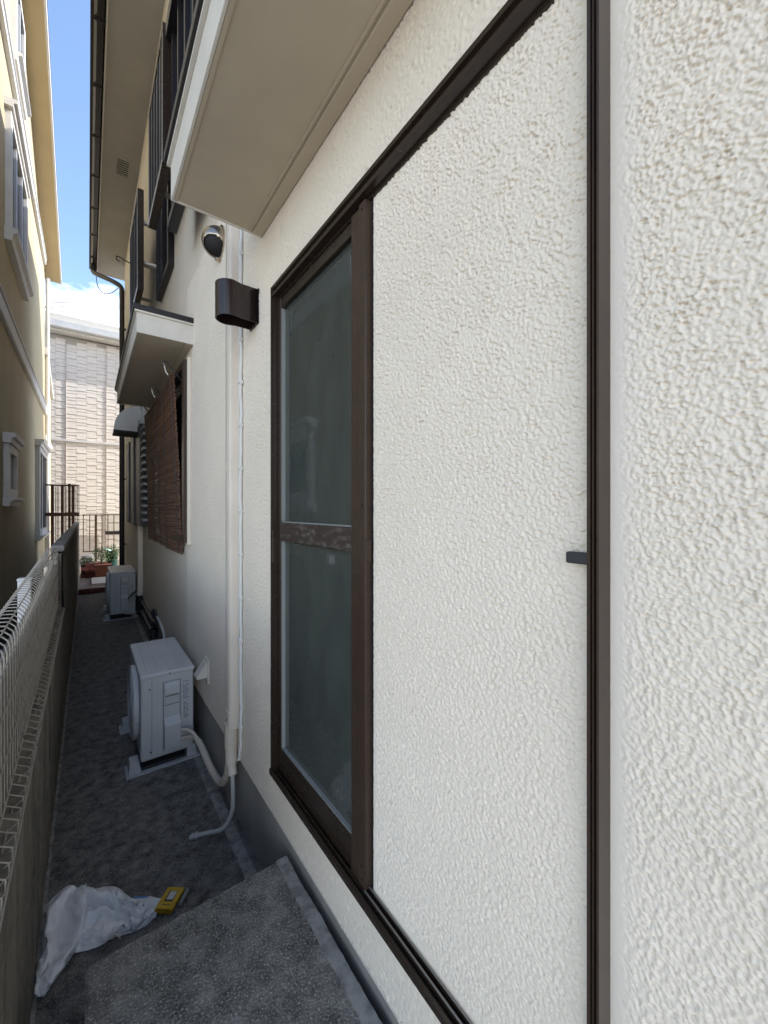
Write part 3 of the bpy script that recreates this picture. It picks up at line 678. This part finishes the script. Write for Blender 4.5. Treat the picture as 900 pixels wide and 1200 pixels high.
MB().add([(-.196, 1.02, .745), (-.196, ymesh - .01, .84), (-.196, ymesh - .01, 1.245), (-.196, 1.02, 1.165), (-.203, 1.02, .745), (-.203, ymesh - .01, .84), (-.203, ymesh - .01, 1.245), (-.203, 1.02, 1.165)], [(0, 1, 2, 3), (7, 6, 5, 4), (0, 4, 5, 1), (3, 2, 6, 7), (0, 3, 7, 4), (1, 5, 6, 2)]).build('backing_sheet', 'backing_grey', fc)
mesh_panel(1.02, 1.80); mesh_panel(1.82, ymesh - .01)
for y in (2.64,):
    pp = bpy.data.objects.new('post', None); col.objects.link(pp); pp.parent = fc; pp.location = Vector((-.3, y, .8)) - wloc(fc)
    MB().box(-.278, -.228, y, y + .05, .76, 1.258, bev=.004).build('shaft', 'white_trim', pp)
    MB().box(-.281, -.225, y - .003, y + .053, 1.258, 1.267, bev=.003).build('cap', 'white_trim', pp)
MB().box(-.20, -.16, 3.30, 3.335, 1.255, 1.285, bev=.003).build('clamp', 'mesh_paint', fc)

# ------------------------------------------------------------------ yellow house on the left
yh = thing('yellow_house', 'olive yellow stucco gabled house with white window trim on the left', 'house', (-4, 7.3, 0))
YX = -.80; ya, yb, yr, ze, zr = 3.2, 12.0, 7.6, 7.2, 9.40
MB().prism([(ya, .45), (yb, .45), (yb, ze), (yr, zr), (ya, ze)], 'x', YX - .001, -9).build('wall', 'yellow_wall', yh)
MB().box(-8.98, YX - .012, ya + .01, yb - .01, -.05, .4495).build('foundation', 'dark_foundation', yh)
MB().box(YX - .01, YX + .006, ya, yb, .435, .452).build('drip_edge', 'gasket', yh)
rfy = bpy.data.objects.new('roof', None); col.objects.link(rfy); rfy.parent = yh; rfy.location = Vector((-4, yr, zr)) - wloc(yh)
sl_ = (zr - ze) / (yb - yr)
def rake(name, m, x0, x1, d0, d1, over=.32):
    mb = MB()
    for s in (1, -1):
        yE = yr + s * (yb - yr + over); zE = zr - sl_ * (yb - yr + over)
        mb.prism([(yr, zr + d0), (yE, zE + d0), (yE, zE + d1), (yr, zr + d1)], 'x', x0, x1)
    return mb.build(name, m, rfy)
rake('soffit', 'yellow_soffit', YX + .001, -.535, .0, .03)
rake('fascia', 'white_trim', -.534, -.505, -.02, .16)
rake('tiles', 'roof_tile', -9.2, -.50, .162, .20)
MB().prism([(yb + .30, 7.06), (yb + .325, 7.06), (yb + .325, 7.25), (yb + .30, 7.25)], 'x', -9.2, -.505).build('eaves_board', 'white_trim', rfy)
# bands
def hband(z0, z1, y0, y1, proud):
    mb = MB(); mb.box(YX - .005, YX + proud, y0, y1, z0, z1, bev=.012); mb.box(YX - .005, YX + proud + .015, y0, y1, z1 + .0005, z1 + .03, bev=.006)
    return mb.build('moulding_band', 'white_trim', yh)
hband(3.79, 3.97, ya - .02, yb + .03, .045); hband(7.10, 7.20, ya + .2, yb - .3, .05)
# windows
def ywin(y0, y1, z0, z1, proud, head, sillw, name, dbl=False):
    wv = bpy.data.objects.new(name, None); col.objects.link(wv); wv.parent = yh; wv.location = Vector((YX, (y0 + y1) / 2, z0)) - wloc(yh)
    f = MB(); t_ = .10; x0, x1 = YX - .004, YX + proud
    f.box(x0, x1, y0, y0 + t_, z0, z1, bev=.006); f.box(x0, x1, y1 - t_, y1, z0, z1, bev=.006); f.box(x0, x1, y0 + t_, y1 - t_, z1 - t_, z1); f.box(x0, x1, y0 + t_, y1 - t_, z0, z0 + t_)
    f.build('frame', 'grey_frame' if name == 'tall_window' else 'white_trim', wv)
    MB().box(x0, YX + proud * .35, y0 + t_, y1 - t_, z0 + t_, z1 - t_).build('pane', 'pane_dark', wv)
    if dbl:
        for yy in dbl: MB().box(YX + proud * .36, YX + proud * .8, yy - .04, yy + .04, z0 + t_, z1 - t_).build('mullion', 'grey_frame', wv)
    if head:
        h_ = MB(); h_.prism([(YX, z1 + .002), (x1 + .02, z1 + .002), (x1 + .03, z1 + head * .5), (x1 + .06, z1 + head * .55), (x1 + .07, z1 + head), (YX, z1 + head)], 'y', y0 - .06, y1 + .06); h_.build('head_moulding', 'white_trim', wv)
    if sillw:
        h_ = MB(); h_.prism([(YX, z0 - .002), (x1 + .06, z0 - .002), (x1 + .06, z0 - sillw * .3), (x1 + .02, z0 - sillw * .5), (x1 + .005, z0 - sillw), (YX, z0 - sillw)], 'y', y0 - .06, y1 + .06); h_.build('sill', 'white_trim', wv)
    return wv
ywin(6.45, 7.2, 1.76, 2.40, .05, .12, .11, 'small_window')
ywin(9.95, 11.6, 1.12, 2.82, .07, .12, .10, 'tall_window', dbl=(10.7,))
ywin(6.55, 8.2, 5.0, 6.45, .06, .10, .16, 'upper_window', dbl=(7.1, 7.65))
ywin(7.1, 8.0, 7.62, 8.75, .05, 0, .12, 'gable_window', dbl=(7.5,))
ywin(4.0, 4.75, 1.7, 2.5, .06, .12, .12, 'small_window')
# protruding far bay and its downpipe
bay = bpy.data.objects.new('far_bay', None); col.objects.link(bay); bay.parent = yh; bay.location = Vector((-.9, 12.2, 0)) - wloc(yh)
MB().box(-3, -.80, 12.02, 13.9, .3, 5.2).build('wall', 'yellow_wall', bay)
MB().prism([(12.02, 5.2), (13.95, 4.55), (13.95, 4.70), (12.02, 5.35)], 'x', -3, -.74).build('roof', 'white_trim', bay)
MB().box(-3, -.77, 12.02, 13.92, 3.2, 3.33, bev=.01).build('moulding_band', 'white_trim', bay)
dq = thing('downpipe', 'white downpipe at the far corner of the yellow house', 'downpipe', (-.76, 12.1, 0))
MB().tube([(-.755, 12.12, 7.0), (-.755, 12.12, .3)], .04, 10).build('pipe', 'white_trim', dq)
for z in (6.3, 5.4, 4.5, 3.5, 2.2): MB().box(-.81, -.70, 12.10, 12.14, z, z + .04).build('bracket', 'white_trim', dq)

# ------------------------------------------------------------------ building with tiled siding across the end
fb = thing('siding_house', 'pale beige house with tile-pattern siding closing the far end of the path', 'house', (0, 15.2, 0))
FY = 15.0
MB().box(-4, 6, FY + .02, 22, -.03, 6.72).build('wall', 'siding_back', fb)
tiles = []
for kind in range(3):
    mb = MB(); wd, hh = .240, .205
    def wedge(z0, z1, d0, d1): mb.add([(0, -d0, z0), (wd, -d0, z0), (wd, -d1, z1), (0, -d1, z1), (0, .02, z0), (wd, .02, z0), (wd, .02, z1), (0, .02, z1)], [(0, 1, 2, 3), (4, 7, 6, 5), (0, 4, 5, 1), (3, 2, 6, 7), (0, 3, 7, 4), (1, 5, 6, 2)])
    if kind == 0: wedge(.002, .2, .011, .002)
    elif kind == 1: wedge(.002, .09, .008, .002); wedge(.092, .2, .011, .002)
    else: wedge(.002, .13, .013, .003); wedge(.132, .2, .007, .001)
    me = bpy.data.meshes.new('siding_tile'); me.from_pydata(mb.v, [], mb.f); me.materials.append(M['siding']); tiles.append(me)
rg = random.Random(12)
for i in range(8):
    x = -1.0 + i * .2435; zo = [0, .07, .14, .03, .1, .0, .12, .06][i]
    for j in range(33):
        z = -.04 + j * .207 + zo * .9
        if z > 6.5: continue
        if 3.55 < z + .1 < 3.72: pass
        o = bpy.data.objects.new('siding_tile', rg.choice(tiles)); col.objects.link(o); o.parent = fb; o.location = Vector((x, FY, z)) - wloc(fb)
MB().box(-1.2, 2.5, FY - .045, FY - .021, 3.62, 3.68).build('belt_course', 'white_trim', fb)
for x in (-.514, .4605): MB().box(x - .006, x + .0015, FY - .03, FY + .02, -.03, 6.7).build('panel_joint', 'siding_back', fb)
ev = MB(); ev.box(-1.05, 3, FY - .30, FY - .02, 6.74, 6.80); ev.build('eaves', 'trim_white', fb)
MB().prism([(FY - .30, 6.81), (FY - .42, 6.83), (FY - .44, 7.0), (FY - .30, 7.0)], 'x', -1.02, 3).build('gutter', 'white_trim', fb)
MB().box(-1.05, 3, FY - .30, FY + 4, 7.001, 7.22).build('roof', 'trim_white', fb)
tv = thing('rooftop_aerial', 'thin metal rods above the far siding house roof', 'aerial', (-.9, 14.6, 7.2))
MB().tube([(-1.0, 14.4, 7.3), (-.42, 14.2, 7.42)], .012, 5).build('rod', 'steel', tv)
MB().tube([(-1.0, 14.4, 7.16), (-.55, 14.2, 7.26)], .012, 5).build('rod', 'steel', tv)
# box unit on the far wall
mbx = thing('far_outdoor_unit', 'beige outdoor unit behind the railing on the far house', 'air conditioner', (.6, 14.6, .8))
MB().box(.47, 1.2, 14.45, 14.8, .95, 1.52, bev=.015).build('casing', 'trim_white', mbx)
MB().box(.47, 1.2, 14.44, 14.449, 1.22, 1.23).build('seam', 'ac_line', mbx)
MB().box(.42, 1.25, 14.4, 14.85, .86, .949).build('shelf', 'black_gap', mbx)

# ------------------------------------------------------------------ far end: trellis, railing, planters
tr = thing('wooden_screen', 'brown slatted wooden screen past the end of the left wall', 'screen', (-.5, 11.4, 0))
ty = 11.4
for k, (x, wdt) in enumerate(((-.63, .055), (-.46, .05), (-.335, .05), (-.27, .06))):
    MB().box(x - wdt / 2, x + wdt / 2, ty, ty + .05, .2, 2.13 + (.06 if k == 2 else 0)).build('slat', 'brown_wood', tr)
for x in (-.70, -.57, -.545, -.52, -.40, -.38, -.22, -.19, -.165): MB().box(x - .006, x + .006, ty + .01, ty + .022, .25, 2.12).build('spindle', 'brown_wood', tr)
MB().box(-.75, -.155, ty - .012, ty - .001, 1.46, 1.54).build('rail', 'brown_wood', tr)
MB().box(-.75, -.155, ty - .012, ty - .001, 2.13, 2.165).build('rail', 'brown_wood', tr)
ra = thing('metal_railing', 'thin brown metal railing across the far end', 'railing', (.3, 12.3, 0))
ry = 12.3
MB().box(-.11, 1.6, ry, ry + .03, 1.46, 1.485).build('top_rail', 'brown_wood', ra)
MB().box(-.11, 1.6, ry, ry + .03, .55, .575).build('bottom_rail', 'brown_wood', ra)
for k in range(13):
    x = -.09 + k * .125; h_ = .024 if k == 2 else .009
    MB().box(x - h_, x + h_, ry + .005, ry + .025, .3 if k == 2 else .575, 1.46).build('post' if k == 2 else 'baluster', 'brown_wood', ra)
# brick edging
be = thing('brick_edging', 'red brick edging where the dark path ends', 'edging', (.2, 9.46, 0))
o0 = None
for k in range(4):
    if o0 is None: o0 = MB().box(-.145, .055, 9.42, 9.52, -.02, .095, bev=.006).build('brick', 'brick_red', be)
    else: share(o0, be, o0.location + Vector((.205 * k, 0, 0)))
pv = thing('stone_paver', 'pale square stone paver on the gravel beyond the path', 'paver', (.25, 10.8, 0))
MB().box(.06, .42, 10.1, 11.0, .02, .085, bev=.008).build('slab', 'paver', pv)
MB().box(.425, .78, 10.1, 11.0, .02, .083, bev=.008).build('slab', 'paver', pv)
pb = thing('brick_planter', 'low red brick planter bed at the far left end', 'planter', (0, 11.5, 0))
for j in range(4):
    for k in range(3):
        x = -.13 + k * .15 + (.07 if j % 2 else 0)
        if o0: 
            MB().box(x, x + .143, 11.42, 11.5, .03 + j * .085, .108 + j * .085, bev=.005).build('brick', 'brick_red', pb)
MB().box(-.13, .38, 11.5, 11.9, .03, .33).build('soil', 'black_pipe', pb)
pt = thing('terracotta_trough', 'orange terracotta trough with leafy plants', 'planter', (.25, 11.25, 0))
MB().add([(.14, 11.15, .05), (.42, 11.15, .05), (.42, 11.35, .05), (.14, 11.35, .05), (.12, 11.13, .33), (.44, 11.13, .33), (.44, 11.37, .33), (.12, 11.37, .33)], [(0, 3, 2, 1), (4, 5, 6, 7), (0, 1, 5, 4), (1, 2, 6, 5), (2, 3, 7, 6), (3, 0, 4, 7)]).build('trough', 'terracotta', pt)
MB().box(.112, .448, 11.122, 11.378, .30, .335, bev=.005).build('rim', 'terracotta', pt)
def plant(name, label, x, y, z, h, r, n, m, seed):
    t = thing(name, label, 'plant', (x, y, z)); rg = random.Random(seed); mb = MB(); sm = MB()
    for k in range(max(5, n // 26)):
        a = rg.uniform(0, 6.28); e = (x + r * .7 * rg.random() * math.cos(a), y + r * .7 * rg.random() * math.sin(a), z + h * rg.uniform(.5, 1))
        sm.tube([(x, y, z), ((x + e[0]) / 2, (y + e[1]) / 2, z + (e[2] - z) * .6), e], .004, 4)
    for k in range(n):
        a = rg.uniform(0, 6.28); q = r * math.sqrt(rg.random()); hz = z + h * rg.uniform(.15, 1) * (1 - .3 * q / r)
        c = Vector((x + q * math.cos(a), y + q * math.sin(a), hz)); d = Vector((rg.gauss(0, 1), rg.gauss(0, 1), rg.gauss(.3, .6))).normalized()
        s = d.orthogonal().normalized(); l = rg.uniform(.025, .055)
        mb.add([c, c + d * l * .5 + s * l * .28, c + d * l, c + d * l * .5 - s * l * .28], [(0, 1, 2, 3)])
    mb.build('foliage', m, t, kind='stuff', fix=False); sm.build('stem', 'leaf_dark', t)
    return t
plant('leafy_plant', 'light green leafy plant growing in the terracotta trough', .25, 11.25, .33, .50, .16, 330, 'leaf', 1)
plant('leafy_plant', 'small dark plant in the brick planter by the wall', -.02, 11.65, .33, .16, .12, 200, 'leaf_dark', 2)
plant('leafy_plant', 'bushy plant beside the dark green bin at the far end', .50, 11.6, .33, .48, .12, 260, 'leaf', 3)
gb = thing('green_bin', 'dark green bin with pale cyan lid behind the planters', 'bin', (.44, 11.9, 0))
MB().tube([(.46, 11.75, .03), (.46, 11.75, .60)], [.11, .13], 14).build('body', 'green_plastic', gb)
MB().tube([(.35, 11.45, .655), (.355, 11.45, .675), (.36, 11.45, .685)], [.10, .095, .02], 14).build('lid', 'cyan_plastic', gb)
wb = thing('white_trough', 'white plastic trough behind the brick planter', 'planter', (0, 12.0, .4))
MB().box(-.13, .10, 11.95, 12.15, .03, .50, bev=.01).build('trough', 'white_trim', wb)

# ------------------------------------------------------------------ plastic bag and yellow tool on the ground
# fold lines of the bag in millimetres: crests and valleys of the draped sheet
BAG_LEFT = [
    [(-92, 2150, 8), (-134, 2110, 8), (-141, 2068, 5), (-141, 2014, 5), (-134, 1904, 5), (-141, 1862, 5), (-141, 1813, 5), (-141, 1760, 5), (-134, 1729, 5)],
    [(-54, 2100, 50), (-100, 2061, 50), (-118, 2016, 50), (-123, 1942, 45), (-117, 1854, 45), (-127, 1805, 40), (-138, 1763, 35), (-137, 1732, 30), (-128, 1713, 20)],
    [(-37, 2078, 45), (-71, 2044, 30), (-88, 1995, 25), (-93, 1926, 25), (-95, 1846, 30), (-111, 1796, 30), (-129, 1765, 25), (-132, 1737, 20), (-123, 1716, 12)],
    [(-17, 2041, 70), (-13, 1981, 70), (-16, 1920, 65), (-27, 1853, 60), (-49, 1791, 55), (-74, 1755, 50), (-102, 1728, 40), (-116, 1711, 30), (-118, 1714, 12)],
    [(-4, 2082, 40), (-2, 2018, 35), (-4, 1945, 30), (-16, 1883, 20), (-38, 1828, 5), (-65, 1786, 4), (-95, 1747, 4), (-110, 1727, 4), (-115, 1718, 4)]]
BAG_RIGHT = [
    [(-7, 2128, 10), (30, 2074, 10), (64, 2057, 10), (104, 2019, 10), (126, 1967, 10), (154, 1923, 10), (195, 1907, 8), (243, 1861, 6)],
    [(-4, 2034, 60), (32, 1979, 65), (64, 1960, 65), (100, 1930, 60), (124, 1889, 50), (155, 1852, 45), (193, 1858, 30), (239, 1844, 15)],
    [(-2, 2001, 40), (28, 1970, 30), (63, 1933, 35), (99, 1908, 30), (130, 1872, 28), (161, 1847, 25), (196, 1848, 20), (235, 1836, 14)],
    [(-4, 1939, 50), (28, 1913, 45), (62, 1891, 50), (99, 1859, 45), (133, 1829, 45), (165, 1812, 40), (196, 1816, 30), (229, 1823, 16)],
    [(-7, 1907, 40), (24, 1889, 28), (58, 1866, 30), (102, 1844, 25), (136, 1823, 25), (168, 1810, 22), (197, 1812, 18), (225, 1815, 13)],
    [(-9, 1856, 50), (17, 1835, 40), (53, 1811, 45), (99, 1796, 40), (137, 1787, 35), (169, 1783, 30), (196, 1792, 24), (221, 1802, 14)],
    [(-18, 1843, 30), (11, 1814, 25), (47, 1803, 30), (86, 1792, 25), (130, 1788, 20), (172, 1780, 18), (197, 1789, 15), (217, 1795, 10)],
    [(-38, 1829, 4), (8, 1805, 4), (44, 1795, 4), (80, 1799, 4), (123, 1782, 4), (175, 1778, 4), (203, 1789, 4), (215, 1792, 4)]]
def bag():
    t = thing('plastic_bag', 'crumpled white plastic bag lying on the dark path', 'bag', (0, 1.87, 0))
    def loft(lines, seed, rough):
        n = 7; rows = [np.array([p[:] for p in smooth([(a / 1000, b / 1000, c / 1000) for a, b, c in l], n)]) for l in lines]
        cols = []
        for k in range(len(rows[0])):
            c = smooth([r[k] for r in rows], 8); cols.append([p[:] for p in c])
        G = np.array(cols); a = band(G.shape[:2], 1.0, 9.0, .5, seed); b = band(G.shape[:2], 1.0, 4.5, .45, seed + 1); e = band(G.shape[:2], 1.0, 16.0, .5, seed + 2)
        v_ = np.linspace(0, 1, G.shape[1])[None, :]; u_ = np.linspace(0, 1, G.shape[0])[:, None]
        fade = np.clip(np.minimum(v_, 1 - v_) * 9, .12, 1) * np.clip(np.minimum(u_, 1 - u_) * 9 + .3, .2, 1)
        wr = (.5 - np.abs(a)) * .0042 + (.5 - np.abs(b)) * .0020 + e * .002
        G[..., 2] = np.maximum(G[..., 2] + wr * rough * fade, .003)
        if seed == 81: G[..., 0] -= .018 * (1 - u_) ** 4
        G[..., 0] += .0025 * a * fade; G[..., 1] += .0025 * e * fade; G[..., 0] = np.maximum(G[..., 0], -.143)
        nu, nv = G.shape[:2]; ii = np.arange(nu * nv).reshape(nu, nv)
        F = [(int(ii[i, j]), int(ii[i + 1, j]), int(ii[i + 1, j + 1]), int(ii[i, j + 1])) for i in range(nu - 1) for j in range(nv - 1)]
        return [tuple(p) for p in G.reshape(-1, 3)], F
    for nm, ln, sd, rg_ in (('side_flap', BAG_LEFT, 71, 1.5), ('sheet', BAG_RIGHT, 81, 2.3)):
        v, f = loft(ln, sd, rg_); mb = MB(); mb.add(v, f, True); mb.build(nm, 'plastic_white', t, fix=False)
    mb = MB(); mb.add([(.150, 1.882, .0475), (.163, 1.874, .042), (.180, 1.873, .034), (.198, 1.868, .030), (.198, 1.880, .0265), (.180, 1.886, .031), (.163, 1.890, .037), (.150, 1.900, .040)], [(0, 1, 6, 7), (1, 2, 5, 6), (2, 3, 4, 5)], True); mb.build('blue_print', 'stripe_blue', t, fix=False)
    mb = MB(); mb.tube(smooth([(.075, 1.80, .012), (.085, 1.785, .03), (.078, 1.775, .038), (.092, 1.768, .026), (.096, 1.775, .010)]), .0028, 5); mb.build('tie_handle', 'string', t)
bag()
yt = thing('yellow_tool', 'flat yellow plastic cutter case beside the white bag', 'tool', (.24, 1.87, 0))
yt.rotation_euler = (0, 0, 0)
ax = Vector((.62, .785, 0)).normalized(); ay = Vector((ax.y, -ax.x, 0))
def obb(c, lx, ly, z0, z1, mb):
    c = Vector(c); vs = []
    for z in (z0, z1):
        for a, b in ((-1, -1), (1, -1), (1, 1), (-1, 1)): vs.append(c + ax * a * lx / 2 + ay * b * ly / 2 + Vector((0, 0, z)))
    mb.add(vs, [(0, 3, 2, 1), (4, 5, 6, 7), (0, 1, 5, 4), (1, 2, 6, 5), (2, 3, 7, 6), (3, 0, 4, 7)]); return mb
tc0 = Vector((.268, 1.818, 0))
mb = MB(); obb(tc0, .094, .070, .014, .026, mb); obb(tc0 + ay * .0 - ax * .040, .014, .055, .0265, .030, mb); mb.build('case', 'tool_yellow', yt)
mb = MB(); obb(tc0 + ax * .008, .042, .034, .0262, .0272, mb); mb.build('window_rim', 'ac_dark', yt)
mb = MB(); obb(tc0 + ax * .010 + ay * .002, .034, .027, .0273, .0278, mb); mb.build('paper_label', 'label_white', yt)
mb = MB(); obb(tc0 - ax * .030, .006, .030, .0262, .0274, mb); mb.build('slot', 'ac_dark', yt)
mb = MB(); obb(tc0, .086, .060, .004, .0138, mb); mb.build('lower_shell', 'tool_yellow', yt)
MB().tube([tc0 + ay * .048 + Vector((0, 0, .012)) - ax * .015, tc0 + ay * .048 + ax * .05 + Vector((0, 0, .012))], .009, 8).build('grip', 'gasket', yt)
